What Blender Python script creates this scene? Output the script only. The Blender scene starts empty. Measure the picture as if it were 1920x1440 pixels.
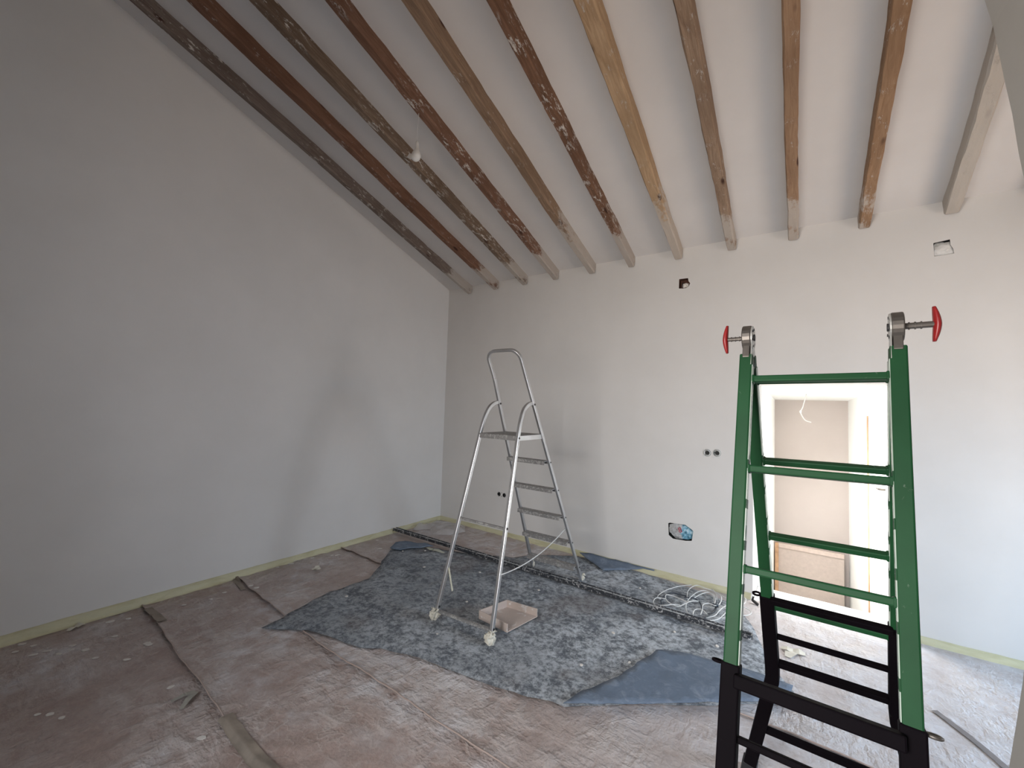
import bpy, bmesh, math, random
from mathutils import Vector, Matrix, noise, geometry
random.seed(7)
SC = bpy.context.scene
COL = SC.collection
PI = math.pi

# ------------------------------------------------------------------ camera
YAW, PIT, ROL, FL = 0.6189627, 0.0489353, 0.0322580, 0.7885093
CAM = Vector((3.8318, -3.9078, 1.5))
RM = Matrix.Rotation(YAW, 3, 'Z') @ Matrix.Rotation(PI/2 + PIT, 3, 'X') @ Matrix.Rotation(ROL, 3, 'Z')
cd = bpy.data.cameras.new('camera')
cam = bpy.data.objects.new('camera', cd); COL.objects.link(cam)
cam.matrix_world = Matrix.Translation(CAM) @ RM.to_4x4()
cd.sensor_width = 36; cd.lens = FL*1000/1920*36; cd.clip_start = 0.02; cd.clip_end = 100
SC.camera = cam
# ------------------------------------------------------------------ world, lights, exposure
w = bpy.data.worlds.new('sky'); SC.world = w; w.use_nodes = True
bg = w.node_tree.nodes['Background']; bg.inputs[0].default_value = (0.62, 0.74, 1, 1); bg.inputs[1].default_value = 1.0
SC.view_settings.view_transform = 'Standard'; SC.view_settings.look = 'None'
SC.view_settings.exposure = -0.07; SC.view_settings.gamma = 1; SC.view_settings.use_curve_mapping = False
SC.cycles.max_bounces = 10; SC.cycles.diffuse_bounces = 7

def area(name, loc, target, sx, sy, power, col, spread=180):
    d = bpy.data.lights.new(name, 'AREA'); d.shape = 'RECTANGLE'; d.size = sx; d.size_y = sy
    d.energy = power; d.color = col; d.spread = math.radians(spread)
    o = bpy.data.objects.new(name, d); COL.objects.link(o); o.location = loc
    o.rotation_euler = (Vector(target)-Vector(loc)).to_track_quat('-Z', 'Y').to_euler()
    return o
# the big opening in the right wall: sky coming down through it (cool) and sunlit ground coming up (warm)
area('sky_light_side', (6.66, -1.15, 1.05), (3.0, -1.15, -1.6), .75, 1.5, 30, (0.36, 0.66, 1.0), 120)
area('ground_light_side', (6.64, -1.15, 0.95), (3.0, -1.2, 2.6), .75, 1.5, 25, (1.0, 0.68, 0.42), 130)
area('side_fill_to_back', (6.62, -1.15, 1.25), (3.2, 0.0, 0.5), .75, 1.3, 13, (0.62, 0.82, 1.0), 115)  # extra fill in the same opening, added to brighten the back wall
# fill lamps at an unseen window, placed there to brighten floor and back wall
area('cool_fill_front', (2.9, -5.52, 1.75), (4.1, -1.9, 0.0), 1.3, 1.1, 40, (0.84, 0.92, 1.0), 110)
area('warm_fill_front', (2.9, -5.50, 1.65), (3.7, 0.0, 1.6), 1.3, 1.1, 19, (1.0, 0.78, 0.58), 95)
# lamps added inside the closed landing to stand in for its daylight
area('landing_fill_light', (3.49, .74, 0.80), (5.0, .86, 1.0), 0.5, 1.3, 34, (1.0, 0.98, 0.95), 130)
area('landing_fill_top', (3.84, 0.62, 1.68), (3.84, 0.50, -1.0), 0.35, 0.35, 12, (1.0, 0.98, 0.96), 120)

# ------------------------------------------------------------------ helpers
H, SL = 2.956, 0.357           # back wall height, roof slope
def ray(px, py):
    d = Vector(((px-960)/1000, -(py-720)/1000, -FL)); d.normalize(); return RM @ d
def fl(px, py, z=0.0):
    d = ray(px, py); return CAM + d*((z-CAM.z)/d.z)
def bw(px, py, y=0.0):
    d = ray(px, py); return CAM + d*((y-CAM.y)/d.y)
def xw(px, py, x=0.0):
    d = ray(px, py); return CAM + d*((x-CAM.x)/d.x)
def N(x, y, z=0.0): return noise.noise(Vector((x, y, z)))

ORG = {}
def put(o, parent=None):
    COL.objects.link(o)
    if parent is not None: o.parent = parent
    return o
def thing(name, label, cat, loc, group=None):
    o = bpy.data.objects.new(name, None); o.empty_display_size = .05
    COL.objects.link(o); o.location = loc; o['label'] = label; o['category'] = cat
    if group: o['group'] = group
    ORG[o.name] = Vector(loc)
    return o
def tag(o, label, cat, group=None, kind=None):
    o['label'] = label; o['category'] = cat
    if group: o['group'] = group
    if kind: o['kind'] = kind
    return o
class MB:
    def __init__(s): s.v = []; s.f = []
    def add(s, V, F):
        k = len(s.v); s.v += [Vector(a) for a in V]; s.f += [[i+k for i in f] for f in F]; return s
    def box(s, c, sz, rot=None):
        c = Vector(c); h = [a/2 for a in sz]
        V = [Vector((x*h[0], y*h[1], z*h[2])) for x in (-1, 1) for y in (-1, 1) for z in (-1, 1)]
        if rot is not None: V = [rot @ a for a in V]
        return s.add([c+a for a in V], [(0,1,3,2),(4,6,7,5),(0,4,5,1),(2,3,7,6),(0,2,6,4),(1,5,7,3)])
    def b2(s, lo, hi):
        return s.box([(a+b)/2 for a, b in zip(lo, hi)], [b-a for a, b in zip(lo, hi)])
    def bar(s, p0, p1, wd, ht, side):
        p0, p1 = Vector(p0), Vector(p1); d = (p1-p0); L = d.length; d.normalize()
        x = Vector(side); x = (x - d*x.dot(d)).normalized(); y = d.cross(x)
        R_ = Matrix((x, y, d)).transposed()
        return s.box((p0+p1)/2, (wd, ht, L), R_)
    def sweep(s, P, prof, side=None, closed=False, caps=True):
        """sweep a closed 2-D profile along a list of points; side = fixed reference direction"""
        P = [Vector(p) for p in P]; n = len(P); m = len(prof); k = len(s.v); last = None
        for i in range(n):
            if closed: t = P[(i+1) % n]-P[i-1]
            else: t = P[min(i+1, n-1)]-P[max(i-1, 0)]
            t.normalize()
            if side is not None: x = Vector(side)
            elif last is not None: x = last
            else: x = Vector((0, 0, 1)) if abs(t.z) < .9 else Vector((1, 0, 0))
            x = (x-t*x.dot(t)).normalized(); last = x; y = t.cross(x)
            for a, b in prof: s.v.append(P[i]+x*a+y*b)
        for i in range(n if closed else n-1):
            for j in range(m):
                a = k+i*m+j; b = k+i*m+(j+1) % m; c = k+((i+1) % n)*m+(j+1) % m; d = k+((i+1) % n)*m+j
                s.f.append([a, b, c, d])
        if caps and not closed:
            s.f.append([k+j for j in range(m)][::-1]); s.f.append([k+(n-1)*m+j for j in range(m)])
        return s
    def tube(s, P, r, n=8, closed=False):
        return s.sweep(P, [(r*math.cos(2*PI*i/n), r*math.sin(2*PI*i/n)) for i in range(n)], closed=closed)
    def cyl(s, a, b, r, n=14, r2=None):
        a, b = Vector(a), Vector(b); d = (b-a).normalized()
        x = Vector((0, 0, 1)) if abs(d.z) < .9 else Vector((1, 0, 0)); x = (x-d*x.dot(d)).normalized(); y = d.cross(x)
        r2 = r if r2 is None else r2; V = []
        for c, rr in ((a, r), (b, r2)):
            V += [c+x*rr*math.cos(2*PI*i/n)+y*rr*math.sin(2*PI*i/n) for i in range(n)]
        F = [[i, (i+1) % n, n+(i+1) % n, n+i] for i in range(n)]+[list(range(n))[::-1], list(range(n, 2*n))]
        return s.add(V, F)
    def build(s, name, mat, parent=None, smooth=False, bevel=0, autos=None):
        me = bpy.data.meshes.new(name); o = bpy.data.objects.new(name, me)
        off = Vector((0, 0, 0))
        if parent is not None: off = ORG[parent.name]
        me.from_pydata([tuple(a-off) for a in s.v], [], s.f); me.validate()
        bm = bmesh.new(); bm.from_mesh(me); bmesh.ops.recalc_face_normals(bm, faces=bm.faces); bm.to_mesh(me); bm.free()
        me.materials.append(mat)
        put(o, parent); ORG[o.name] = off.copy()
        if smooth:
            for p in me.polygons: p.use_smooth = True
        if bevel:
            md = o.modifiers.new('bevel', 'BEVEL'); md.width = bevel; md.segments = 2; md.limit_method = 'ANGLE'
        return o
def struct(o, kind='structure'): o['kind'] = kind; return o
def catmull(P, sub=6, closed=False):
    P = [Vector(p) for p in P]; out = []; n = len(P)
    for i in range(n if closed else n-1):
        if closed: a, b, c, d = P[i-1], P[i], P[(i+1) % n], P[(i+2) % n]
        else: a, b, c, d = P[max(i-1, 0)], P[i], P[i+1], P[min(i+2, n-1)]
        for k in range(sub):
            t = k/sub
            out.append(.5*((2*b)+(c-a)*t+(2*a-5*b+4*c-d)*t*t+(3*b-a-3*c+d)*t**3))
    if not closed: out.append(P[-1])
    return out

# ------------------------------------------------------------------ materials
class NT:
    def __init__(s, name):
        s.m = bpy.data.materials.new(name); s.m.use_nodes = True; s.t = s.m.node_tree
        s.b = s.t.nodes['Principled BSDF']; s.co = s.n('ShaderNodeTexCoord').outputs['Object']
    def n(s, t, **k):
        q = s.t.nodes.new(t)
        for a, b in k.items(): setattr(q, a, b)
        return q
    def l(s, a, b): s.t.links.new(a, b)
    def map(s, scale=(1, 1, 1), loc=(0, 0, 0)):
        q = s.n('ShaderNodeMapping'); q.inputs['Scale'].default_value = scale; q.inputs['Location'].default_value = loc
        s.l(s.co, q.inputs[0]); return q.outputs[0]
    def noise(s, sc, det=4, rough=.55, dist=0, vec=None):
        q = s.n('ShaderNodeTexNoise'); q.inputs['Scale'].default_value = sc; q.inputs['Detail'].default_value = det
        q.inputs['Roughness'].default_value = rough; q.inputs['Distortion'].default_value = dist
        s.l(vec if vec is not None else s.co, q.inputs['Vector']); return q.outputs['Fac']
    def ramp(s, fac, stops):
        q = s.n('ShaderNodeValToRGB'); s.l(fac, q.inputs[0]); e = q.color_ramp.elements
        while len(e) < len(stops): e.new(.5)
        for i, (p, c) in enumerate(stops):
            e[i].position = p; e[i].color = (*c, 1) if len(c) == 3 else c
        return q.outputs[0]
    def step(s, fac, a, b):
        q = s.n('ShaderNodeMapRange', clamp=True); q.interpolation_type = 'SMOOTHSTEP'
        s.l(fac, q.inputs[0]); q.inputs[1].default_value = a; q.inputs[2].default_value = b; return q.outputs[0]
    def mix(s, fac, a, b):
        q = s.n('ShaderNodeMix', data_type='RGBA')
        for v, i in ((fac, 0), (a, 6), (b, 7)):
            if isinstance(v, (int, float)): q.inputs[i].default_value = v
            elif isinstance(v, tuple): q.inputs[i].default_value = (*v, 1)
            else: s.l(v, q.inputs[i])
        return q.outputs[2]
    def math(s, op, a, b=0.0):
        q = s.n('ShaderNodeMath', operation=op)
        for v, i in ((a, 0), (b, 1)):
            if isinstance(v, (int, float)): q.inputs[i].default_value = v
            else: s.l(v, q.inputs[i])
        return q.outputs[0]
    def bump(s, h, st, dist=.01):
        q = s.n('ShaderNodeBump'); q.inputs['Strength'].default_value = st; q.inputs['Distance'].default_value = dist
        s.l(h, q.inputs['Height']); s.l(q.outputs[0], s.b.inputs['Normal']); return q
    def done(s, col, rough=.6, metal=0, spec=None):
        if isinstance(col, tuple): s.b.inputs['Base Color'].default_value = (*col, 1)
        else: s.l(col, s.b.inputs['Base Color'])
        if isinstance(rough, (int, float)): s.b.inputs['Roughness'].default_value = rough
        else: s.l(rough, s.b.inputs['Roughness'])
        s.b.inputs['Metallic'].default_value = metal
        if spec is not None: s.b.inputs['Specular IOR Level'].default_value = spec
        return s.m
def plain(name, col, rough=.5, metal=0, var=.12, sc=30):
    m = NT(name); c = tuple(a*(1-var) for a in col); d = tuple(min(1, a*(1+var)) for a in col)
    return m.done(m.ramp(m.noise(sc, 5), [(.3, c), (.7, d)]), rough, metal)
def mat_wall(name, a, b):
    m = NT(name); n = m.noise(1.6, 5, .6); g = m.noise(90, 3, vec=m.map((1, 1, .35)))
    m.bump(m.math('ADD', m.noise(14, 5), m.math('MULTIPLY', g, .5)), .12, .004)
    return m.done(m.ramp(n, [(.3, a), (.7, b)]), .85, 0, .2)
M_wall = mat_wall('white_wall_paint', (.66, .65, .63), (.71, .70, .68))
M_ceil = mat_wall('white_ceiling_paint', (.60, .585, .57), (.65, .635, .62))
M_land = mat_wall('landing_wall_shaded', (.50, .445, .415), (.54, .485, .455))  # far landing wall: its shade is put into a darker pinkish colour
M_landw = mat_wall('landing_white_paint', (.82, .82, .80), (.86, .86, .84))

def mat_paper(name, base, dusty=.5):  # dusty: strength of the dust patches and the painted glare together
    m = NT(name)
    big = m.noise(1.1, 4, .62); mid = m.noise(5.5, 9, .74); fine = m.noise(70, 5, .65)
    c = m.ramp(fine, [(.25, tuple(x*.80 for x in base)), (.75, tuple(x*1.16 for x in base))])
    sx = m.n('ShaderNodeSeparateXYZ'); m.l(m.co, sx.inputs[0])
    # daylight glare towards the doorway side, put into the paper colour along with dust
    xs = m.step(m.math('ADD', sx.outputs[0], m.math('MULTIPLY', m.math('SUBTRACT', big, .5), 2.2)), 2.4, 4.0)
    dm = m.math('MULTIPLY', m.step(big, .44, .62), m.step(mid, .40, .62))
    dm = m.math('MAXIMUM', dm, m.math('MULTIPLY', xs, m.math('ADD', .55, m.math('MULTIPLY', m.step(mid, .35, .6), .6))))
    c = m.mix(m.math('MULTIPLY', dm, dusty), c, (.60, .59, .61))  # dusty drives the dust patches and the painted glare alike
    v = m.n('ShaderNodeTexVoronoi'); v.inputs['Scale'].default_value = 9; m.l(m.map((1, 2.2, 1)), v.inputs['Vector'])
    fl_ = m.step(v.outputs['Distance'], .16, .08); gate = m.step(m.noise(2.3, 3), .56, .66)
    c = m.mix(m.math('MULTIPLY', m.math('MULTIPLY', fl_, gate), .35), c, (.45, .42, .40))
    def ridge(sc, w, off):
        r_ = m.math('ABSOLUTE', m.math('MULTIPLY', m.math('SUBTRACT', m.noise(sc, 3, .5, 0, m.map((1, 1, 1), (off, off, 0))), .5), 2.0))
        return m.step(r_, w, 0.0)
    r1 = ridge(3.6, .05, 1.3); r2 = ridge(9.5, .07, 4.1); gt = m.step(m.noise(1.7, 3, .6, 0, m.map((1, 1, 1), (7, 2, 0))), .38, .62)
    cr = m.math('MULTIPLY', m.math('ADD', r1, m.math('MULTIPLY', r2, .7)), gt)
    def fold(sc, off, lo):
        r_ = m.math('SUBTRACT', 1.0, m.math('ABSOLUTE', m.math('MULTIPLY', m.math('SUBTRACT', m.noise(1, 5, .62, 0, m.map(sc, off)), .5), 2.0)))
        return m.step(r_, lo, 1.0)
    f1 = fold((2.0, 5.2, 1), (1, 2, 0), .78); f2 = fold((5.5, 2.2, 1), (4, 7, 0), .80); f3 = fold((15, 12, 1), (9, 1, 0), .80)
    fo = m.math('MULTIPLY', m.math('ADD', m.math('ADD', f1, f2), m.math('MULTIPLY', f3, .25)), m.step(m.noise(1.4, 3, .6, 0, m.map((1, 1, 1), (3, 9, 0))), .34, .60))
    c = m.mix(m.math('MULTIPLY', fo, .22), c, (.66, .63, .62))
    bl = m.step(m.noise(13, 10, .8, 0, m.map((1, 1, 1), (6, 6, 0))), .46, .62)
    c = m.mix(m.math('MULTIPLY', bl, .18), c, tuple(x*.62 for x in base))
    c = m.mix(m.math('MULTIPLY', cr, .34), c, (.62, .58, .56))
    h = m.math('ADD', m.math('ADD', m.math('MULTIPLY', cr, .22), m.math('MULTIPLY', fo, .7)), m.math('ADD', m.math('MULTIPLY', mid, 1.3), m.math('MULTIPLY', m.noise(24, 7, .7), .22)))
    m.bump(h, .5, .022)
    return m.done(c, m.math('ADD', .38, m.math('MULTIPLY', dm, .3)), 0, .5)
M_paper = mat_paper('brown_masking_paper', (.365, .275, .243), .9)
M_edge = plain('paper_edge_catchlight', (.42, .33, .29), .6, 0, .12, 12)  # paler tone painting the light that the curled seam edges catch
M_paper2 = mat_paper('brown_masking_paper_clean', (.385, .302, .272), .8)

def mat_cloth():
    m = NT('dusty_blue_grey_felt')
    big = m.noise(1.3, 3, .6); mid = m.noise(7, 12, .80); fine = m.noise(120, 3, .7); f2 = m.noise(28, 8, .8)
    sx = m.n('ShaderNodeSeparateXYZ'); m.l(m.co, sx.inputs[0]); xs = m.step(m.math('ADD', sx.outputs[0], m.math('MULTIPLY', big, 1.5)), 1.9, 3.9)
    c = m.ramp(fine, [(.3, (.105, .12, .14)), (.7, (.20, .222, .25))])
    f = m.math('MULTIPLY', m.step(m.math('ADD', m.math('MULTIPLY', mid, .6), m.math('MULTIPLY', f2, .4)), .40, .60), m.math('ADD', m.math('MULTIPLY', xs, .45), m.math('ADD', .34, m.math('MULTIPLY', m.step(big, .35, .62), .30))))
    c = m.mix(f, c, (.70, .745, .79))
    sp = m.step(m.noise(60, 6, .75), .66, .72)
    c = m.mix(m.math('MULTIPLY', sp, .6), c, (.60, .60, .58))
    br = m.step(m.noise(1.9, 3, .6, 0, m.map((1, 1, 1), (4.2, 1.7, 0))), .54, .68)
    c = m.mix(m.math('MULTIPLY', br, .35), c, (.20, .155, .13))
    m.bump(m.math('ADD', m.math('MULTIPLY', mid, 1.3), m.math('MULTIPLY', f2, .6)), .8, .03)
    return m.done(c, .8, 0, .3)
M_cloth = mat_cloth()
def mat_cloth2():
    m = NT('clean_blue_grey_felt'); mid = m.noise(12, 8, .7, .8)
    c = m.mix(m.math('MULTIPLY', m.step(mid, .45, .75), .45), (.135, .175, .235), (.36, .41, .48))
    m.bump(m.math('ADD', mid, m.noise(60, 4)), .35, .01)
    return m.done(c, .85, 0, .25)
M_cloth2 = mat_cloth2()

def mat_beam(name, dark, light, paint, streak, bare_knots=True):
    m = NT(name)
    g = m.noise(9, 7, .65, 1.2, m.map((6, .55, 6))); b = m.noise(1.3, 3, .5)
    c = m.ramp(g, [(.28, dark), (.52, tuple((x+y)/2 for x, y in zip(dark, light))), (.75, light)])
    c = m.mix(m.math('MULTIPLY', m.step(b, .4, .65), .4), c, tuple(x*.72 for x in dark))
    if bare_knots:
        v = m.n('ShaderNodeTexVoronoi'); v.inputs['Scale'].default_value = 2.6; m.l(m.map((3, 1, 3)), v.inputs['Vector'])
        c = m.mix(m.step(v.outputs['Distance'], .13, .05), c, (.045, .018, .012))
    sp = m.math('MULTIPLY', m.step(m.noise(13, 9, .78, .3, m.map((2.6, .9, 2.6))), .62-.075*paint, .645-.07*paint), m.step(m.noise(2.2, 3), .36, .56))
    c = m.mix(m.math('MULTIPLY', sp, min(1, .25+paint)), c, (.60, .57, .53))
    # whitewash that runs a little way out from the wall onto the beam (y = distance from wall in object space)
    sx = m.n('ShaderNodeSeparateXYZ'); m.l(m.co, sx.inputs[0])
    yy = m.math('ADD', sx.outputs[1], m.math('MULTIPLY', m.noise(5, 9, .72, .2, m.map((1.6, .8, 1.6))), 2.2))
    ww = m.step(yy, 1.30+streak, 1.52+streak)
    ww = m.math('SUBTRACT', 1.0, ww)
    c = m.mix(m.math('MULTIPLY', ww, .78), c, (.47, .43, .385))
    m.bump(m.math('ADD', g, m.math('MULTIPLY', sp, .8)), .5, .006)
    return m.done(c, .8, 0, .2)

def mat_metal(name, base, rough, splat, scol=(.75, .73, .68), metal=.85, sc=38, lo=.56):
    m = NT(name); n = m.noise(sc, 7, .72, .8)
    f = m.step(n, lo+.12*(1-splat), lo+.06+.12*(1-splat))
    c = m.mix(m.math('MULTIPLY', f, .9), m.ramp(m.noise(8, 4), [(.3, tuple(x*.85 for x in base)), (.7, base)]), scol)
    ml = m.math('MULTIPLY', m.math('SUBTRACT', 1.0, f), metal)
    m.l(ml, m.b.inputs['Metallic']); m.bump(f, .4, .003)
    mm = m.done(c, m.math('ADD', rough, m.math('MULTIPLY', f, .35)), 0)
    m.l(ml, m.b.inputs['Metallic']); return mm
M_alu = mat_metal('brushed_aluminium', (.58, .59, .60), .34, .35, (.62, .61, .58), metal=.85)
M_alud = mat_metal('paint_spattered_step', (.25, .25, .25), .6, .9, (.42, .42, .41), .2, 40, .50)
M_steel = plain('dark_hinge_steel', (.16, .145, .13), .45, .7)
M_galv = mat_metal('zinc_hinge_plate', (.60, .60, .57), .4, .5, (.78, .76, .7), .5)
M_bolt = plain('black_bolt', (.02, .02, .022), .5)
M_white = plain('white_cable_sheath', (.62, .63, .62), .45, 0, .05)
M_black = plain('black_cable_sheath', (.02, .03, .045), .45)
M_bar = mat_metal('spattered_dark_bar', (.06, .065, .075), .5, 1.0, (.64, .65, .64), .3, 30, .435)
M_barr = mat_metal('dark_bar_rim', (.05, .055, .065), .45, 1.0, (.5, .5, .5), .4, 50, .54)
def mat_paintladder(name, base, wear, rough=.38, spec=.5):
    m = NT(name)
    n = m.noise(26, 7, .7, .6); g = m.noise(5, 4)
    c = m.ramp(g, [(.3, tuple(x*.82 for x in base)), (.7, tuple(x*1.1 for x in base))])
    c = m.mix(m.math('MULTIPLY', m.step(n, .64, .74), wear), c, (.42, .48, .42))
    m.bump(n, .15, .002)
    return m.done(c, rough, 0, spec)
M_green = mat_paintladder('green_ladder_paint', (.009, .066, .022), .35, .55, .25)
M_pale = mat_paintladder('pale_green_stile_face', (.40, .48, .41), .5)  # lighter grey-green for the inner faces of the stiles
M_blk = mat_paintladder('black_ladder_paint', (.004, .0025, .004), .03, .65, .06)
M_red = plain('red_plastic', (.31, .018, .018), .35, 0, .1)
M_tape = plain('cream_masking_tape', (.55, .53, .42), .65, 0, .12, 25)
def mat_masktape():
    m = NT('yellow_masking_paper'); n = m.noise(5, 5, .6, .4, m.map((1, 1, 4)))
    m.bump(m.noise(30, 5), .3, .006)
    return m.done(m.ramp(n, [(.3, (.47, .44, .27)), (.55, (.58, .555, .37)), (.8, (.50, .50, .36))]), .6)
M_mask = mat_masktape()
M_wood = plain('bare_pine', (.50, .30, .17), .6, 0, .25, 14)
M_brick = plain('raw_brick_hole', (.10, .045, .03), .9, 0, .5, 60)
M_chip = plain('white_plaster', (.68, .65, .61), .85, 0, .08)
M_chip2 = plain('cream_crumpled_tape', (.62, .60, .52), .7, 0, .1)
M_hole = plain('dark_box_inside', (.02, .022, .022), .7)
M_sockpl = plain('dusty_grey_socket_plastic', (.30, .32, .31), .6, 0, .3, 160)
M_bag = None
def mat_bag():
    m = NT('blue_white_plastic_wrapper'); n = m.noise(28, 4, .6, 1)
    m.bump(n, .7, .01)
    sx = m.n('ShaderNodeSeparateXYZ'); m.l(m.co, sx.inputs[0])
    f = m.step(m.math('ADD', sx.outputs[0], m.math('MULTIPLY', m.noise(14, 3), .08)), .035, .06)
    return m.done(m.mix(f, m.ramp(n, [(.35, (.30, .31, .32)), (.6, (.62, .64, .65))]), m.ramp(n, [(.35, (.03, .12, .18)), (.5, (.14, .34, .46)), (.65, (.45, .62, .70))])), .35)
M_bag = mat_bag()
M_redink = plain('red_print', (.40, .03, .06), .5)
M_film = None
def mat_film():
    m = NT('clear_plastic_film'); m.bump(m.noise(18, 6, .7, 1), .8, .02)
    m.done((.75, .74, .73), .22, 0, .6); m.b.inputs['Alpha'].default_value = .38
    return m.m
M_film = mat_film()
M_tray = mat_metal('plaster_caked_tray', (.50, .42, .375), .75, .5, (.62, .59, .57), 0, 9, .50)
M_bulbwrap = plain('white_paper_wrap', (.68, .68, .66), .6, 0, .06)

# ------------------------------------------------------------------ room shell
X1, Y0 = 6.6, -5.6
def faces_cdt(outer, holes, extra=()):
    V = []; E_ = []
    for loop in [outer]+list(holes):
        k = len(V); n = len(loop)
        V += [Vector(p) for p in loop]; E_ += [(k+i, k+(i+1) % n) for i in range(n)]
    V += [Vector(p) for p in extra]
    r = geometry.delaunay_2d_cdt(V, E_, [], 1, 1e-5)
    vo, fo = r[0], r[2]
    def inside(p, L):
        c = False; n = len(L)
        for i in range(n):
            a, b = L[i], L[(i+1) % n]
            if (a[1] > p[1]) != (b[1] > p[1]) and p[0] < (b[0]-a[0])*(p[1]-a[1])/(b[1]-a[1])+a[0]: c = not c
        return c
    F = []
    for f in fo:
        c = [sum(vo[i][k] for i in f)/len(f) for k in (0, 1)]
        if inside(c, outer) and not any(inside(c, h) for h in holes): F.append(list(f))
    return vo, F

DX0, DX1, DZ = 3.452, 4.335, 1.735      # doorway in the back wall
TH = .36
def pxz(pts): return [(bw(*p).x, bw(*p).z) for p in pts]
hole_cav = pxz([(1273.5, 523.5), (1290, 521.5), (1291, 527), (1294, 531), (1292, 536), (1287, 540), (1280, 541), (1273, 541)])
hole_paper = pxz([(1750, 456), (1781, 449), (1782, 459), (1787, 466), (1789, 475), (1770, 478), (1752, 481)])
hole_bag = pxz([(1253, 981), (1256, 980), (1285, 984), (1297, 993), (1300, 996), (1297, 1014), (1286, 1014), (1262, 1010), (1254, 1003)])
def circ(cx, cz, r, n=16): return [(cx+r*math.cos(2*PI*i/n), cz+r*math.sin(2*PI*i/n)) for i in range(n)]
s1 = [bw(935.8, 926.3), bw(945.6, 928.6)]
s2 = [bw(1326, 849), bw(1344.5, 849.5)]
R1_, R2_ = .020, .027
hl = [circ(p.x, p.z, R1_) for p in s1]+[circ(p.x, p.z, R2_) for p in s2]
door_hole = [(DX0, -.01), (DX1, -.01), (DX1, DZ), (DX0, DZ)]
outer = [(0, 0), (DX0, 0), (DX0, DZ), (DX1, DZ), (DX1, 0), (X1, 0), (X1, H+.02), (0, H+.02)]
vo, fo = faces_cdt(outer, [hole_cav, hole_paper, hole_bag]+hl)
m = MB(); m.add([(p[0], 0, p[1]) for p in vo], fo)
# reveals, soffit, outer skin toward the landing
m.add([(DX0, 0, 0), (DX0, TH, 0), (DX0, TH, DZ), (DX0, 0, DZ)], [(0, 1, 2, 3)])
m.add([(DX1, 0, 0), (DX1, TH, 0), (DX1, TH, DZ), (DX1, 0, DZ)], [(0, 1, 2, 3)])
m.add([(DX0, 0, DZ), (DX1, 0, DZ), (DX1, TH, DZ), (DX0, TH, DZ)], [(0, 1, 2, 3)])
m.add([(-.2, TH, -1.2), (DX0, TH, -1.2), (DX0, TH, 3), (-.2, TH, 3)], [(0, 1, 2, 3)])
m.add([(DX1, TH, -1.2), (X1, TH, -1.2), (X1, TH, 3), (DX1, TH, 3)], [(0, 1, 2, 3)])
m.add([(DX0, TH, DZ), (DX1, TH, DZ), (DX1, TH, 3), (DX0, TH, 3)], [(0, 1, 2, 3)])
struct(m.build('wall_back', M_wall))

def ceilz(y): return H - SL*y
# left wall
m = MB(); m.b2((-.2, Y0, -.1), (0, .0, 2.9))
me = MB(); me.add([(0, 0, 0), (0, Y0, 0), (0, Y0, ceilz(Y0)+.05), (0, 0, H+.02), (-.2, 0, 0), (-.2, Y0, 0), (-.2, Y0, ceilz(Y0)+.05), (-.2, 0, H+.02)],
    [(0, 1, 2, 3), (4, 7, 6, 5), (0, 3, 7, 4), (1, 5, 6, 2), (3, 2, 6, 7), (0, 4, 5, 1)])
struct(me.build('wall_left', M_wall))
# right wall with a wide opening
WY0, WY1, WZ0, WZ1 = -1.65, -.65, .12, 2.05
vo, fo = faces_cdt([(Y0, 0), (0, 0), (0, H+.02), (Y0, ceilz(Y0)+.05)], [[(WY0, WZ0), (WY1, WZ0), (WY1, WZ1), (WY0, WZ1)]])
m = MB(); m.add([(X1, p[0], p[1]) for p in vo], fo)
for a, b in (((WY0, WZ0), (WY1, WZ0)), ((WY1, WZ0), (WY1, WZ1)), ((WY1, WZ1), (WY0, WZ1)), ((WY0, WZ1), (WY0, WZ0))):
    m.add([(X1, *a), (X1, *b), (X1+.25, *b), (X1+.25, *a)], [(0, 1, 2, 3)])
struct(m.build('wall_right', M_wall))
fr = thing('window_1', '', '', (X1+.05, WY0, WZ0)); del fr['label']; del fr['category']; fr['kind'] = 'structure'
m = MB()
for y in (WY0+.02, WY1-.02): m.b2((X1+.03, y-.02, WZ0), (X1+.055, y+.02, WZ1))
for z in (WZ0+.02, WZ1-.02): m.b2((X1+.03, WY0, z-.02), (X1+.055, WY1, z+.02))
m.build('window_frame', M_landw, fr)
# front wall (behind the camera) with an opening made for the fill lamps
vo, fo = faces_cdt([(0, 0), (X1, 0), (X1, ceilz(Y0)+.05), (0, ceilz(Y0)+.05)], [[(2.2, 1.0), (3.6, 1.0), (3.6, 2.3), (2.2, 2.3)]])
m = MB(); m.add([(p[0], Y0, p[1]) for p in vo], fo)
for a, b in (((2.2, 1.0), (3.6, 1.0)), ((3.6, 1.0), (3.6, 2.3)), ((3.6, 2.3), (2.2, 2.3)), ((2.2, 2.3), (2.2, 1.0))):
    m.add([(a[0], Y0, a[1]), (b[0], Y0, b[1]), (b[0], Y0-.2, b[1]), (a[0], Y0-.2, a[1])], [(0, 1, 2, 3)])
struct(m.build('wall_front', M_wall))
# sloping ceiling
m = MB(); m.add([(-.2, 0, H), (X1+.2, 0, H), (X1+.2, Y0-.1, ceilz(Y0-.1)), (-.2, Y0-.1, ceilz(Y0-.1)),
    (-.2, 0, H+.1), (X1+.2, 0, H+.1), (X1+.2, Y0-.1, ceilz(Y0-.1)+.1), (-.2, Y0-.1, ceilz(Y0-.1)+.1)],
    [(0, 1, 2, 3), (4, 7, 6, 5), (0, 4, 5, 1), (1, 5, 6, 2), (2, 6, 7, 3), (3, 7, 4, 0)])
struct(m.build('ceiling', M_ceil))
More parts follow.
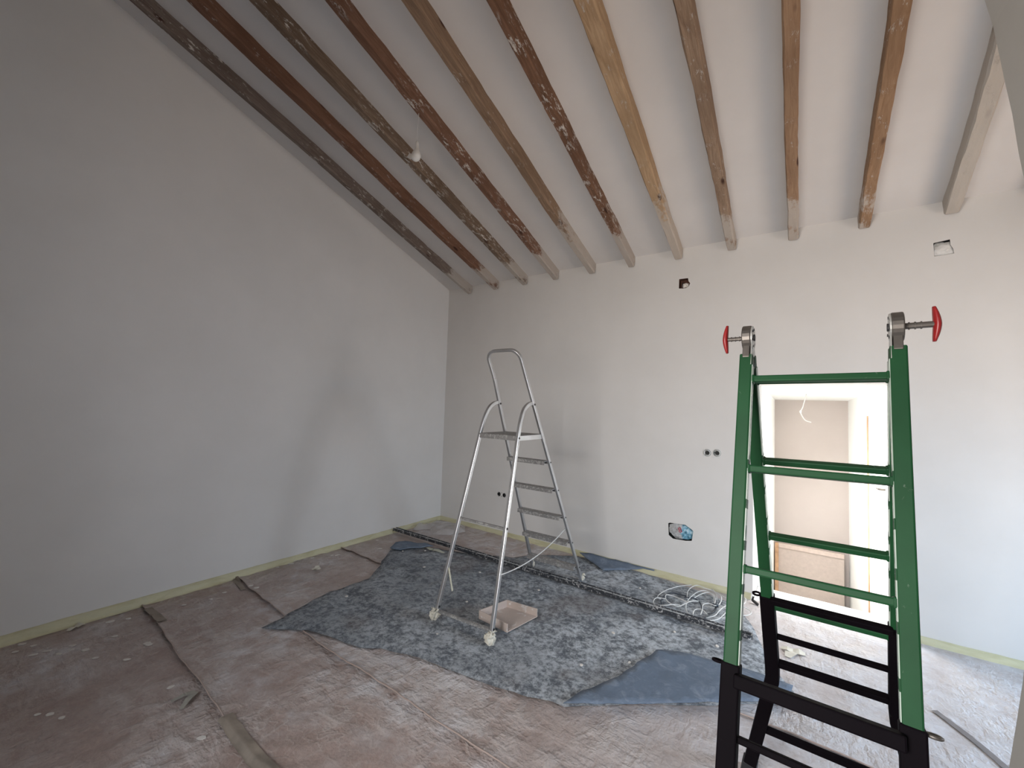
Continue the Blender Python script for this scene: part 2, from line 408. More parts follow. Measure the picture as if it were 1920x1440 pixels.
# the end of a partition at the right edge of the view
PD = Vector((math.sin(.2588), math.cos(.2588)))
t_ = 1.95; px_, py_ = CAM.x+PD.x*t_, CAM.y+PD.y*t_
edge = [(1846,-40),(1846,0),(1862,49),(1884,153),(1898,214),(1910,287),(1922,345),(1938,520),(1944,720),(1940,950),(1930,1140),(1918,1276),(1908,1342),(1892,1438)]
E_ = [(bw(a, b, py_).x, bw(a, b, py_).z) for a, b in edge]
E_ = [(E_[0][0]-.02, ceilz(py_)+.08)]+[e for e in E_ if e[1] < ceilz(py_)-.02]+[(E_[-1][0]-.035, 0.0)]
V = [(x, py_, z) for x, z in E_]+[(x+.02, py_-.24, z) for x, z in E_]+[(px_+.42, py_, z) for x, z in E_]+[(px_+.42, py_-.24, z) for x, z in E_]
n = len(E_); F = []
for i in range(n-1):
    F += [(i, i+1, n+i+1, n+i), (i, 2*n+i, 2*n+i+1, i+1), (n+i, n+i+1, 3*n+i+1, 3*n+i), (2*n+i, 3*n+i, 3*n+i+1, 2*n+i+1)]
struct(MB().add(V, F).build('wall_partition', mat_wall('shaded_partition_grey', (.43, .415, .38), (.47, .455, .42))))  # shade on this wall end is put into its darker grey
# floor
m = MB(); m.b2((-.2, Y0, -.1), (X1, 0, 0)); m.b2((DX0, 0, -.1), (DX1, TH, 0))
floor = struct(m.build('floor', plain('old_floor', (.16, .12, .10), .7)))

# ------------------------------------------------------------------ landing beyond the doorway
LX0, LX1, LY, LF, LC = 3.478, 4.20, 2.0, -.75, 1.66
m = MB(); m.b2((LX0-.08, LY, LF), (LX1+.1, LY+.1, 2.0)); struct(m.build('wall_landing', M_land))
m = MB(); m.b2((LX0-.1, TH, LF), (LX0, LY, 2.0)); struct(m.build('wall_landing_left', M_landw))
SA, SB = Vector((DX1+.005, TH, 0)), Vector((LX1-.037, LY, 0))
def slab(a, b, z0, z1, th):
    d = (b-a).normalized(); nn = Vector((d.y, -d.x, 0))*th; V = [a, b, b+nn, a+nn]
    return [Vector((v.x, v.y, z0)) for v in V]+[Vector((v.x, v.y, z1)) for v in V], [(0,1,2,3),(4,7,6,5),(0,4,5,1),(1,5,6,2),(2,6,7,3),(3,7,4,0)]
m = MB(); m.add(*slab(SA, SB, LF, 2.0, .1)); struct(m.build('wall_landing_right', M_landw))
m = MB(); m.b2((LX0-.1, TH, LF-.1), (LX1+.1, LY, LF)); struct(m.build('floor_landing', M_landw))
m = MB(); m.add([(LX0-.1, TH, 1.75), (LX1+.1, TH, 1.75), (LX1+.1, LY, LC), (LX0-.1, LY, LC), (LX0-.1, TH, 1.85), (LX1+.1, TH, 1.85), (LX1+.1, LY, LC+.1), (LX0-.1, LY, LC+.1)],
    [(0, 1, 2, 3), (4, 7, 6, 5), (0, 4, 5, 1), (1, 5, 6, 2), (2, 6, 7, 3), (3, 7, 4, 0)])
struct(m.build('ceiling_landing', M_landw))
# door of the right side wall of the landing: leaf, jamb strip and handle
SDir = (SB-SA).normalized()
def on_slab(px, py):
    d = ray(px, py); n2 = Vector((SDir.y, -SDir.x, 0)); t = (SA-CAM).dot(n2)/d.dot(n2); return CAM+d*t
q = on_slab(1630, 900); q.z = 0; ln = Vector((-SDir.y, SDir.x, 0))
dr = thing('door_1', '', '', (q.x, q.y, LF)); del dr['label']; del dr['category']; dr['kind'] = 'structure'
def strip_(a, b, z0, z1, th): V, F = slab(a, b, z0, z1, -th); return V, F
MB().add(*strip_(q-SDir*.02, q+SDir*.02, LF, 1.50, .012)).build('door_jamb', M_wood, dr)
leaf = MB().add(*strip_(SA+SDir*.06, q-SDir*.03, LF, 1.50, .008)).build('door_leaf', M_landw, dr)
hp = on_slab(1662, 919)
m = MB(); m.cyl(hp+ln*.006, hp+ln*.045, .009); m.bar(hp+ln*.045, hp+ln*.045+SDir*.06, .012, .014, (0, 0, 1))
m.build('handle', M_steel, leaf)
# framed board leaning at the far wall
ps = [bw(1453, 1011, LY-.10), bw(1583, 1046, LY-.10)]
bz = min(ps[0].z, ps[1].z)+.03
bd = thing('leaning_board', 'beige framed board leaning against the far wall beyond the doorway', 'board', (3.75, LY-.1, LF))
bx0, bx1 = ps[0].x, ps[1].x
m = MB(); m.b2((bx0, LY-.11, LF), (bx0+.035, LY-.075, bz)); m.build('side_rail', M_wood, bd, bevel=.002)
m = MB(); m.b2((bx0+.035, LY-.105, bz-.045), (bx1, LY-.075, bz)); m.build('top_rail', plain('beige_board_rail', (.56, .46, .40), .6, 0, .08), bd, bevel=.002)
m = MB(); m.b2((bx0+.035, LY-.09, LF), (bx1, LY-.078, bz-.045)); m.build('panel', plain('beige_board', (.50, .42, .37), .7, 0, .06), bd)
# wire ends hanging from the landing ceiling
P = [bw(1512, 742, 1.2), bw(1507, 757, 1.2), bw(1505, 764, 1.2), bw(1501, 772, 1.2), bw(1504, 780, 1.2), bw(1510, 788, 1.2), bw(1521, 792, 1.2)]
P[0].z = 1.70
m = MB(); m.tube(catmull(P, 6), .0042, 6)
q = P[3]; m.tube([q+Vector((.006*math.cos(a), 0, .012*math.sin(a))) for a in [i*PI/5 for i in range(10)]], .0035, 6, closed=True)
tag(m.build('hanging_wire', M_bulbwrap, smooth=True), 'short white electric wire dangling from the bright ceiling beyond the doorway', 'wire')

# ------------------------------------------------------------------ rafters
LB = [.348, .752, 1.163, 1.566, 1.986, 2.402, 2.826, 3.262, 3.694, 4.112, 4.560, 4.975]
RB = [.393, .812, 1.222, 1.624, 2.050, 2.458, 2.888, 3.323, 3.757, 4.178, 4.630, 5.035]
FAN = [-.027, -.028, -.030, -.012, -.008, .007, .012, .012, .018, .008, -.035, 0]
GROW = [.05, .10, .05, .06, .08, .08, .28, .12, .06, .06, .05, 0]
sty = [((.085, .060, .048), (.20, .165, .14), .55, .10), ((.085, .042, .026), (.20, .110, .072), .30, .0), ((.075, .048, .032), (.22, .165, .12), .75, .02),
       ((.085, .042, .026), (.21, .122, .082), .70, .15), ((.12, .078, .050), (.27, .185, .125), .25, .38), ((.075, .038, .022), (.20, .112, .070), .80, .22),
       ((.23, .15, .085), (.42, .30, .19), .22, .35), ((.14, .09, .06), (.30, .22, .155), .30, .02), ((.17, .10, .06), (.30, .20, .125), .15, .05),
       ((.16, .092, .05), (.30, .195, .12), .35, -.15), ((.22, .20, .165), (.36, .33, .28), .5, .9), ((.20, .18, .15), (.32, .29, .25), .5, .9)]
sty = [(tuple(v*1.3 for v in a), tuple(v*1.25 for v in b), min(1, p+.12), q) for a, b, p, q in sty]
rlab = ['grey-brown patchy ceiling rafter next to the left wall', 'reddish-brown ceiling rafter, second from the left wall',
        'brown rafter with a large white plaster patch behind the wrapped bulb', 'red-brown rafter from which the wrapped bulb hangs',
        'plain light-brown rafter right of the bulb with a whitish lower end', 'dark red-brown rafter heavily flecked with white paint, between two paler rafters',
        'pale yellow pine rafter with dark knots', 'slim brown rafter with a dark knot low down, right of the pale pine rafter',
        'straight upright-looking orange-brown rafter above the green ladder', 'orange-brown bowed rafter above the green ladder, second from the partition',
        'grey-white limewashed rafter cut off by the partition at top right', 'grey rafter stub seen at the right edge beside the partition']
ang = math.atan(SL)
for i in range(12):
    mt = mat_beam('rafter_wood_%02d' % i, *sty[i])
    w_ = RB[i]-LB[i]+.004; h_ = .105; L = (0-Y0)/math.cos(ang)+.02
    n = 90; prof = [(-.5, 0), (-.46, -.035), (-.38, -.5), (-.5, -.93), (-.40, -1), (.40, -1), (.5, -.93), (.5, 0)]
    prof = [(-.5, .03), (-.5, -.5), (-.49, -.90), (-.40, -1), (0, -1), (.40, -1), (.49, -.90), (.5, -.5), (.5, .03)]
    V = []; F = []; mm_ = len(prof)
    for k in range(n+1):
        y = k/n*L
        sway = .010*N(y*.7, i*3.1)+.004*N(y*3, i*7.7); 
        if i in (9, 10): sway -= .012*math.sin(min(1, y/2.4)*PI)
        for j, (a, b) in enumerate(prof):
            ww = 1+.10*N(y*1.1, i*5.3+9)+GROW[i]*min(y, 3)
            e = .006*N(y*6, i*2.3+j*1.7)+.003*N(y*19, i+j*2.9)
            sg = -1 if a < 0 else 1
            if a == 0: sg = 0
            V.append(Vector((a*w_*ww+sway+sg*e, y, b*h_*(1+.06*N(y*.9, i+40)) + (e*.6 if b < -.8 else 0))))
    for k in range(n):
        for j in range(mm_):
            a = k*mm_+j; b = k*mm_+(j+1) % mm_; F.append([a, b, b+mm_, a+mm_])
    F.append(list(range(mm_))); F.append([n*mm_+j for j in range(mm_)][::-1])
    o = MB().add(V, F).build('ceiling_rafter', mt)
    Rz = Matrix.Rotation(FAN[i], 3, 'Z') @ Matrix.Rotation(PI, 3, 'Z') @ Matrix.Rotation(ang, 3, 'X')
    o.matrix_world = Matrix.Translation(((LB[i]+RB[i])/2, 0.012, H)) @ Rz.to_4x4()
    tag(o, rlab[i], 'rafter', 'exposed timber rafters under the sloping ceiling')

# ------------------------------------------------------------------ baseboards under yellow masking paper
def baseboard(name, along, length, skips, seed):
    root_m = MB()
    for a, b in skips:
        if along == 'y': root_m.b2((0, -b, 0), (.012, -a, .058))
        else: root_m.b2((a, -.012, 0), (b, 0, .058))
    bb = struct(root_m.build(name, M_landw))
    mt = MB()
    for a, b in skips:
        n = int((b-a)/.035); V = []; F = []
        for k in range(n+1):
            s = a+(b-a)*k/n
            j = .004*N(s*3, seed)+.003*N(s*14, seed+5)
            fo_ = .035+.018*N(s*1.7, seed+9)+.010*N(s*9, seed+2)
            prof = [(.0005, .068+j), (.015, .062+j), (.017, .035), (.020+.004*N(s*8, seed+3), .022), (fo_*.8, .014), (fo_, .010+.004*N(s*6, seed))]
            for d, z in prof:
                V.append(Vector((d, -s, z)) if along == 'y' else Vector((s, -d, z)))
        m_ = len(prof)
        for k in range(n):
            for q in range(m_-1): F.append([k*m_+q, k*m_+q+1, (k+1)*m_+q+1, (k+1)*m_+q])
        mt.add(V, F)
    o = mt.build('masking_paper', M_mask, bb, smooth=True)
    return bb
baseboard('baseboard_left', 'y', 5, [(0.0, 5.58)], 3)
baseboard('baseboard_back', 'x', 5, [(0.0, DX0-.01), (DX1+.01, X1)], 21)

# ------------------------------------------------------------------ floor paper sheets
def base_n(x, y):
    g = (.4+1.1*max(0, min(1, .5+1.4*N(x*.8, y*.8, 44))))*(1 if x < 2.6 else max(.35, 1-(x-2.6)*.7))
    a = .0035*N(x*1.6, y*1.6, 3)+g*.75*(.0035*(1-abs(2.4*N(x*4.3+.6*N(x*2, y*2), y*4.3, 8)))+.0022*(1-abs(2.4*N(x*9, y*7, 18)))+.0012*N(x*19, y*19, 1))
    return a
def seam(x, k):
    if k == 0: return -2.925-.05*min(x, 2)+.022*N(x*1.5, 5)+.01*N(x*6, 2)
    if k == 1: return -2.325-.075*min(x, 1.4)+.020*N(x*1.4, 15)+.01*N(x*5, 12)
    if k == 2: return -1.395-.03*x+.02*N(x*1.5, 25)+.008*N(x*6, 22)
LEV = [.006, .010, .014, .018]
def sheet_z(x, y, k):
    z = LEV[k]+base_n(x, y)*1.5
    if k > 0:
        d = y-seam(x, k-1)
        z += (.010+.008*N(x*2.2, k*7)+.004*N(x*8, k*3))*math.exp(-max(d, 0)/.03)
    if x > 3.2:  # longer soft folds on the sheets at the right
        f = min(1, (x-3.2)/.8)
        z += f*.006*(1+N(x*1.2+y*4.2, y*1.0-x*.4, 6))
    return z
def top_z(x, y):
    z = 0
    for k in range(4):
        lo = -9 if k == 0 else seam(x, k-1)
        if y >= lo: z = sheet_z(x, y, k)
    return z
slabel = ['nearest brown paper sheet, dusty and creased, along the bottom left of the floor',
          'narrow brown paper strip between the first and second seams on the floor',
          'brown paper sheet whose middle lies under the blue-grey cloth',
          'farthest brown paper sheet, along the back wall and under the coiled cable']
ranges = [(Y0+.02, 0), (0, 1), (1, 2), (2, None)]
for k in range(4):
    nx = 420; V = []; F = []
    rows = [150, 44, 66, 84][k]
    for i in range(nx+1):
        x = .004+(X1-.01)*(i/nx)
        lo = (Y0+.02) if k == 0 else seam(x, k-1)
        hi = -.004 if k == 3 else seam(x, k)+.10
        for j in range(rows+1):
            t = j/rows; t = t*t*(.5)+t*.5 if k > 0 else t
            y = lo+(hi-lo)*t
            z = sheet_z(x, y, k)
            if k < 3 and j == rows: z = max(.002, z-.003)
            V.append((x, y, z))
    for i in range(nx):
        for j in range(rows):
            a = i*(rows+1)+j; F.append([a, a+rows+1, a+rows+2, a+1])
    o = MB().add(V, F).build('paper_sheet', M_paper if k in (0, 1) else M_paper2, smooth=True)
    tag(o, slabel[k], 'floor paper', 'brown paper sheets taped over the floor')
    if k > 0:
        V = []; F = []; nn = 500
        for i in range(nn+1):
            x = .01+(X1-.03)*i/nn; y = seam(x, k-1)+.004; z = sheet_z(x, y, k)+.0015
            wv = .5+.5*N(x*5, k*9)
            V += [(x, y+.002, z+.0004), (x, y-.0005-.001*wv, z+.001), (x, y-.002-.002*wv, z-.001), (x, y-.002, z-.004)]
        for i in range(nn):
            for j in range(3): a = i*4+j; F.append([a, a+1, a+5, a+4])
        e = MB().add(V, F).build('curled_edge', M_edge, o, smooth=True)
# paper over the threshold
V = []; F = []
for i in range(13):
    for j in range(9):
        x = DX0+.004+(DX1-DX0-.008)*i/12; y = -.01+(TH+.01)*j/8; V.append((x, y, .006+.004*(1+N(x*7, y*7))))
for i in range(12):
    for j in range(8): a = i*9+j; F.append([a, a+9, a+10, a+1])
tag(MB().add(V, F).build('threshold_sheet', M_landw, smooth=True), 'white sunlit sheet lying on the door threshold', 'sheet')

# ------------------------------------------------------------------ blue-grey drop cloth
def inpoly(p, L):
    c = False; n = len(L)
    for i in range(n):
        a, b = L[i], L[(i+1) % n]
        if (a[1] > p[1]) != (b[1] > p[1]) and p[0] < (b[0]-a[0])*(p[1]-a[1])/(b[1]-a[1])+a[0]: c = not c
    return c
def dense(L, step=.03, jit=.006):
    out = []; n = len(L)
    for i in range(n):
        a = Vector(L[i]); b = Vector(L[(i+1) % n]); k = max(1, int((b-a).length/step))
        for j in range(k):
            p = a.lerp(b, j/k); out.append((p.x+jit*N(p.x*9, p.y*9, 2), p.y+jit*N(p.x*9, p.y*9, 7)))
    return out
def edge_dist(p, L):
    best = 9
    for i in range(len(L)):
        d = (p[0]-L[i][0])**2+(p[1]-L[i][1])**2
        if d < best: best = d
    return math.sqrt(best)
def cloth_sheet(name, outline, zf, step, mat, parent=None, step_e=.03, thick=.004):
    B = dense(outline, step_e)
    xs = [p[0] for p in B]; ys = [p[1] for p in B]; pts = []
    x = min(xs)
    while x < max(xs):
        y = min(ys)
        while y < max(ys):
            p = (x+random.uniform(-.3, .3)*step, y+random.uniform(-.3, .3)*step)
            if inpoly(p, B) and edge_dist(p, B) > step*.6: pts.append(p)
            y += step
        x += step
    vo, fo = faces_cdt(B, [], pts)
    V = [(p[0], p[1], zf(p[0], p[1], edge_dist(p, B))) for p in vo]
    o = MB().add(V, fo).build(name, mat, parent, smooth=True)
    if thick:
        md = o.modifiers.new('thick', 'SOLIDIFY'); md.thickness = thick; md.offset = -1
    return o
CP = [(490,1184),(574,1189),(615,1202),(673,1223),(714,1223),(761,1236),(813,1254),(865,1272),(912,1291),(949,1304),(990,1317),(1032,1327),(1058,1338),(1105,1337),(1209,1332),(1355,1335),(1472,1335),(1488,1309),(1453,1268),(1430,1225),(1415,1190),(1395,1160)]
CL = [tuple(fl(*p)[:2]) for p in CP]+[(3.35, -.20), (3.0, -.10), (2.72, -.055), (2.32, -.05), (1.93, -.06), (1.62, -.30), (1.472, -.50), (1.2, -.66)]
CL += [tuple(fl(*p)[:2]) for p in [(797,1031),(741,1029),(731,1041),(713,1066),(689,1092),(656,1106),(623,1116),(586,1132),(539,1160)]]
def cloth_z(x, y, d):
    z = top_z(x, y)+.004+.011*(1-math.exp(-d/.05))
    ek = 1-math.exp(-d/.04)
    z += ek*.006*(1+N(x*2.1, y*2.1, 11))+ek*(.0035*(1-abs(2*N(x*5, y*5, 4)))+.002*N(x*15, y*15, 5))
    lift = (.009+.012*N(x*2.4, y*2.4, 9))*math.exp(-d/.04)*(1 if y < -.9 else .4)
    return z+max(lift, 0)
cloth = cloth_sheet('drop_cloth', CL, cloth_z, .035, M_cloth)
ORG[cloth.name] = Vector((0, 0, 0))
tag(cloth, 'blue-grey felt drop cloth, dusty and spattered, spread under the stepladder', 'drop cloth')
def cz(x, y): return cloth_z(x, y, 1)
FP = [(1056,1342),(1089,1319),(1157,1291),(1199,1262),(1230,1239),(1272,1241),(1355,1264),(1430,1288),(1487,1309),(1474,1341),(1355,1342),(1209,1341),(1105,1344)]
FLP = [tuple(fl(*p)[:2]) for p in FP]
def flap_z(x, y, d): return cz(x, y)+.014+.006*(1+N(x*3, y*3, 31))+.004*N(x*9, y*9, 3)
o = cloth_sheet('folded_corner', FLP, flap_z, .035, M_cloth2, cloth)
o['label'] = 'smooth dark blue-grey corner folded back over the cloth'
FP2 = [(fl(*p).x, min(-.075, fl(*p).y)) for p in [(1093, 1046), (1131, 1081), (1160, 1081), (1205, 1082), (1226, 1087)]]+[(2.70, -.062), (2.4, -.058), (2.1, -.058)]
def flap2_z(x, y, d): return cz(x, y)+.016+.022*math.exp(-(abs(y)-.06)/.05)+.005*N(x*6, y*6, 3)
o = cloth_sheet('folded_edge', FP2, flap2_z, .03, M_cloth2, cloth)
o['label'] = 'dark folded edge of the cloth along the back wall'
FP3 = [tuple(fl(*p)[:2]) for p in [(731,1041),(741,1029),(760,1027),(797,1031),(812,1036),(780,1040),(750,1044)]]
o = cloth_sheet('folded_tip', FP3, lambda x, y, d: cz(x, y)+.018+.01*N(x*8, y*8), .03, M_cloth2, cloth)
o['label'] = 'small dark fold at the far left corner of the cloth'

# ------------------------------------------------------------------ paint-spattered bar on the floor
bar = thing('screed_bar', 'long dark metal bar spattered with white plaster lying across the cloth', 'metal bar', (1.77, -.742, .055))
zb = .070
m = MB(); m.b2((.03, -.764, zb-.012), (3.44, -.724, zb+.004)); m.build('web', M_bar, bar)
for yy in (-.768, -.724):
    m = MB(); m.b2((.03, yy, zb-.014), (3.44, yy+.006, zb+.014)); m.build('rim', M_barr, bar, bevel=.001)
P = [Vector((3.43, -.765, zb)), Vector((3.50, -.765, zb))]+[Vector((3.50+.022*math.sin(a), -.743-.022*math.cos(a), zb)) for a in [PI*k/8 for k in range(1, 8)]]+[Vector((3.50, -.721, zb)), Vector((3.43, -.721, zb))]
m = MB(); m.sweep(P, [(-.013, -.004), (.013, -.004), (.013, .004), (-.013, .004)], side=(0, 0, 1)); m.build('end_loop', M_barr, bar)

# ------------------------------------------------------------------ coiled cables
def zc(px, py, dz): 
    p = fl(px, py, .05); return Vector((p.x, p.y, cz(p.x, p.y)+.008+dz))
def zm(u, v, dz): return zc(1180+u/7.385, 1060+v/7.385, dz)
white = [
 [(860,280),(700,320),(560,360),(470,392),(402,430),(395,480),(440,488)],
 [(500,490),(380,492),(332,530),(360,570),(430,592),(520,606),(600,590),(700,560)],
 [(800,540),(720,510),(640,472),(560,450),(505,462),(510,525),(580,578),(680,600),(760,578),(850,545),(960,520)],
 [(860,710),(800,665),(783,590),(815,515),(880,450),(960,392),(1060,372),(1150,420),(1190,500),(1180,560)],
 [(800,470),(808,390),(860,340),(940,320),(1040,350),(1150,380),(1250,440),(1350,500),(1400,530)],
 [(870,470),(980,432),(1090,415),(1160,455),(1178,530)],
 [(880,740),(980,790),(1100,806),(1220,780),(1300,720),(1380,645),(1450,602),(1560,612),(1650,640),(1690,690),(1640,738),(1550,748),(1400,744),(1280,745)],
 [(1210,410),(1262,470),(1275,515),(1245,565),(1190,600),(1090,572),(1020,592),(1010,650),(985,700)],
 [(880,705),(900,660),(970,620),(1030,650),(1070,700)],
 [(1570,470),(1610,500),(1600,550),(1540,600),(1440,650)],
 [(1140,330),(1180,385),(1205,440),(1210,500)],
 [(1060,735),(1180,735),(1250,672),(1330,612),(1400,598)],
 [(1210,595),(1290,628),(1370,660)]]
cw = thing('cable_coil', 'tangled coil of white electric cable on the floor near the doorway', 'cable', zm(900, 600, 0))
for i, s in enumerate(white):
    P = [zm(u, v, .006+.008*((i*7) % 5)/5+.006*math.sin(j*1.3+i)+(.01 if 0 < j < len(s)-1 else 0)) for j, (u, v) in enumerate(s)]
    m = MB(); m.tube(catmull(P, 7), .0034, 7); m.build('cable_loop', M_white, cw, smooth=True)
black = [
 [(790,440),(620,405),(520,420),(450,465),(440,520),(480,600),(560,680),(680,728),(850,745),(1000,745),(1100,700),(1180,620),(1202,560),(1190,500)],
 [(760,462),(860,462),(940,485),(985,530),(1005,590)],
 [(1100,690),(1170,650),(1205,590)]]
cb = thing('black_cable', 'black cable loop tangled among the white cable coil', 'cable', zm(800, 700, 0))
for i, s in enumerate(black):
    P = [zm(u, v, .006+.004*math.sin(j*1.1+i)) for j, (u, v) in enumerate(s)]
    m = MB(); m.tube(catmull(P, 7), .0046, 7); m.build('cable_loop', M_black, cb, smooth=True)
q = zm(1190, 590, .016)
m = MB(); m.tube([q+Vector((-.02, 0, 0)), q+Vector((.0, .002, .002)), q+Vector((.022, .004, 0))], .011, 8); m.build('plug', M_black, cb, smooth=True)

# ------------------------------------------------------------------ crumpled blobs
def blob(name, c, r, mat, parent=None, seed=0, squash=(1, 1, 1), rough=.5, sub=3, freq=2.2):
    bm = bmesh.new(); bmesh.ops.create_icosphere(bm, subdivisions=sub, radius=1)
    V = []
    for v in bm.verts:
        p = v.co.copy(); k = 1+rough*N(p.x*freq+seed, p.y*freq, p.z*freq)+rough*.6*abs(N(p.x*4+seed, p.y*4, p.z*4+5))
        V.append(Vector(c)+Vector((p.x*r*squash[0]*k, p.y*r*squash[1]*k, p.z*r*squash[2]*k)))
    F = [[v.index for v in f.verts] for f in bm.faces]; bm.free()
    return MB().add(V, F).build(name, mat, parent)

# ------------------------------------------------------------------ aluminium stepladder
st = thing('stepladder', 'aluminium stepladder with paint-spattered steps standing on the cloth', 'stepladder', (2.0, -1.25, .03))
ZF = .035
def LR(side, z):
    t = z/1.5
    return Vector(((1.772+(.088)*t) if side < 0 else (2.262-.088*t), (-.602-.695*t), z+ZF*(1-t)))
def LFt(side, z):
    t = z/1.5
    return Vector(((1.765+.095*t) if side < 0 else (2.240-.066*t), (-1.816-.0*t)+.345*(z/1.5)*1.02, z+ZF*(1-t)))
# front legs: measured straight part then a bend up to the hinge
def front_leg(side):
    P = [LFt_s(side, 0)]
    return P
def LF2(side, z):
    f = z/1.30
    x = (1.765+.083*f) if side < 0 else (2.240-.056*f)
    return Vector((x, -1.816+.318*f, z+ZF*(1-z/1.5)))
rect = [(-.0125, -.010), (.0125, -.010), (.0125, .010), (-.0125, .010)]
# rear stiles run on into the hoop
def stile(name, side):
    P = [LR(side, z) for z in [.0, .3, .6, .9, 1.2, 1.5, 1.70]]
    m = MB(); m.sweep(P, [(-.010, -.0135), (.010, -.0135), (.010, .0135), (-.010, .0135)], side=(1, 0, 0))
    return m.build(name, M_alu, st, bevel=.003)
for s in (-1, 1): stile('stile', s)
a, b = LR(-1, 1.70), LR(1, 1.70); up = (LR(1, 1.8)-LR(1, 1.7)).normalized()
cL, cR = a+Vector((.010, 0, 0)), b+Vector((-.010, 0, 0))
P = [a+up*0.0, a+up*.14]
for k in range(1, 8):
    t = PI/2*k/8; P.append(a+up*(.14+.075*math.sin(t))+Vector((.075*(1-math.cos(t)), 0, 0)))
P.append(a+up*.215+Vector((.09, 0, 0)))
Q = [b+up*.0, b+up*.14]
for k in range(1, 8):
    t = PI/2*k/8; Q.append(b+up*(.14+.075*math.sin(t))+Vector((-.075*(1-math.cos(t)), 0, 0)))
Q.append(b+up*.215+Vector((-.09, 0, 0)))
n_ = Vector((0, -1, 0)); n_ = (n_-up*n_.dot(up)).normalized()
m = MB(); m.sweep(P+Q[::-1], [(-.0135, -.010), (.0135, -.010), (.0135, .010), (-.0135, .010)], side=n_); m.build('hand_rail', M_alu, st, bevel=.003)
for s in (-1, 1):
    P = [LF2(s, z) for z in (0.0, .3, .6, .9, 1.2, 1.30)]
    h = LR(s, 1.515)+Vector((-s*.0, -.02, 0)); p0 = P[-1]
    c1 = LF2(s, 1.44); P += [p0.lerp(c1, .6)+Vector((0, .006, 0)), c1.lerp(h, .30)+Vector((0, -.008, 0)), c1.lerp(h, .68)+Vector((0, -.004, .012)), h]
    P = P[:5]+catmull(P[4:], 4)[1:]
    P = [p+Vector((-s*.021, 0, 0)) if i > 99 else p for i, p in enumerate(P)]
    m = MB(); m.sweep(P, [(-.0115, -.013), (.0115, -.013), (.0115, .013), (-.0115, .013)], side=(1, 0, 0)); m.build('leg', M_alu, st, bevel=.003)
    for p in (LR(s, 1.505)+Vector((0, 0, 0)), LF2(s, 1.265), LF2(s, .675), LF2(s, .09)):
        m = MB(); m.cyl(p+Vector((-.015, 0, 0)), p+Vector((.015, 0, 0)), .0075, 10); m.build('bolt', M_bolt, st)
for z in (.15, .38, .605, .838, 1.068):
    a, b = LR(-1, z), LR(1, z)
    m = MB(); c = (a+b)/2
    m.b2((a.x+.008, c.y-.055, c.z-.002), (b.x-.008, c.y+.014, c.z+.003))
    m.b2((a.x+.008, c.y-.058, c.z-.026), (b.x-.008, c.y-.054, c.z+.003)); m.b2((a.x+.008, c.y+.012, c.z-.024), (b.x-.008, c.y+.016, c.z+.003))
    o = m.build('step', M_alud, st)
    for s, p in ((-1, a), (1, b)):
        m = MB(); m.cyl((p.x-.013, p.y+.008, p.z-.01), (p.x+.013, p.y+.008, p.z-.01), .006, 8); m.build('rivet', M_bolt, o)
a, b = LR(-1, 1.283), LR(1, 1.283); f = LF2(1, 1.265)
m = MB(); m.b2((a.x-.002, f.y-.006, 1.272), (b.x+.002, a.y+.02, 1.286))
m.b2((a.x-.002, f.y-.012, 1.252), (b.x+.002, f.y-.006, 1.286)); m.build('platform', M_alud, st, bevel=.002)
for s in (-1, 1):
    m = MB(); p = LR(s, 1.283); q = LF2(s, 1.268); m.b2((p.x-.004, q.y, 1.252), (p.x+.004, p.y+.01, 1.284)); m.build('platform_bracket', M_alu, st)
m = MB(); m.bar(LF2(-1, .672), LF2(1, .672), .014, .014, (0, 0, 1)); m.build('brace', M_alud, st, bevel=.002)
m = MB(); m.bar(LF2(-1, .062), LF2(1, .082), .016, .02, (0, 0, 1)); m.build('brace', M_alud, st, bevel=.002)
# little loose strip on the left front leg
p = LF2(-1, .34); m = MB(); m.bar(p+Vector((.012, 0, 0)), fl(848, 1100, .22)*0+Vector((p.x+.035, p.y+.02, .21)), .004, .012, (1, 0, 0)); m.build('loose_strap', M_tape, st)
# sagging tether cord
p0 = LR(1, .50)+Vector((-.012, 0, 0)); p1 = LF2(1, .40)+Vector((.012, .0, 0))
P = [p0.lerp(p1, t)+Vector((0, 0, -.20*t*(1-t))) for t in [i/16 for i in range(17)]]
m = MB(); m.sweep(P, [(-.0035, -.002), (.0035, -.002), (.0035, .002), (-.0035, .002)], side=(0, 0, 1)); m.build('tether', M_white, st, smooth=True)
# taped feet
for k, (s, fn) in enumerate(((-1, LF2), (1, LF2), (1, LR), (-1, LR))):
    p = fn(s, 0); big = 1.0 if k < 2 else .62
    o = blob('taped_foot', (p.x, p.y, cz(p.x, p.y)+.034*big), .030*big, M_chip2, st, seed=k*11, squash=(1, 1, 1.15), rough=.55)
    o['label'] = 'foot wrapped in crumpled cream tape'
    for j in range(4 if k < 2 else 2):
        a = random.uniform(0, 2*PI); c = Vector((p.x, p.y, cz(p.x, p.y)+.02+random.uniform(0, .06)*big))
        d = Vector((math.cos(a), math.sin(a), random.uniform(-.4, .3)))*(.045*big); w_ = Vector((-d.y, d.x, .01)).normalized()*.013*big
        V = [c-w_, c+w_, c+d*.6+w_*1.3+Vector((0, 0, .008)), c+d*.6-w_*1.1+Vector((0, 0, .004)), c+d+w_*.5-Vector((0, 0, .006)), c+d-w_*.8]
        q = MB().add(V, [(0, 1, 2, 3), (3, 2, 4, 5)]).build('tape_end', M_chip2, o)
        md = q.modifiers.new('t', 'SOLIDIFY'); md.thickness = .0015

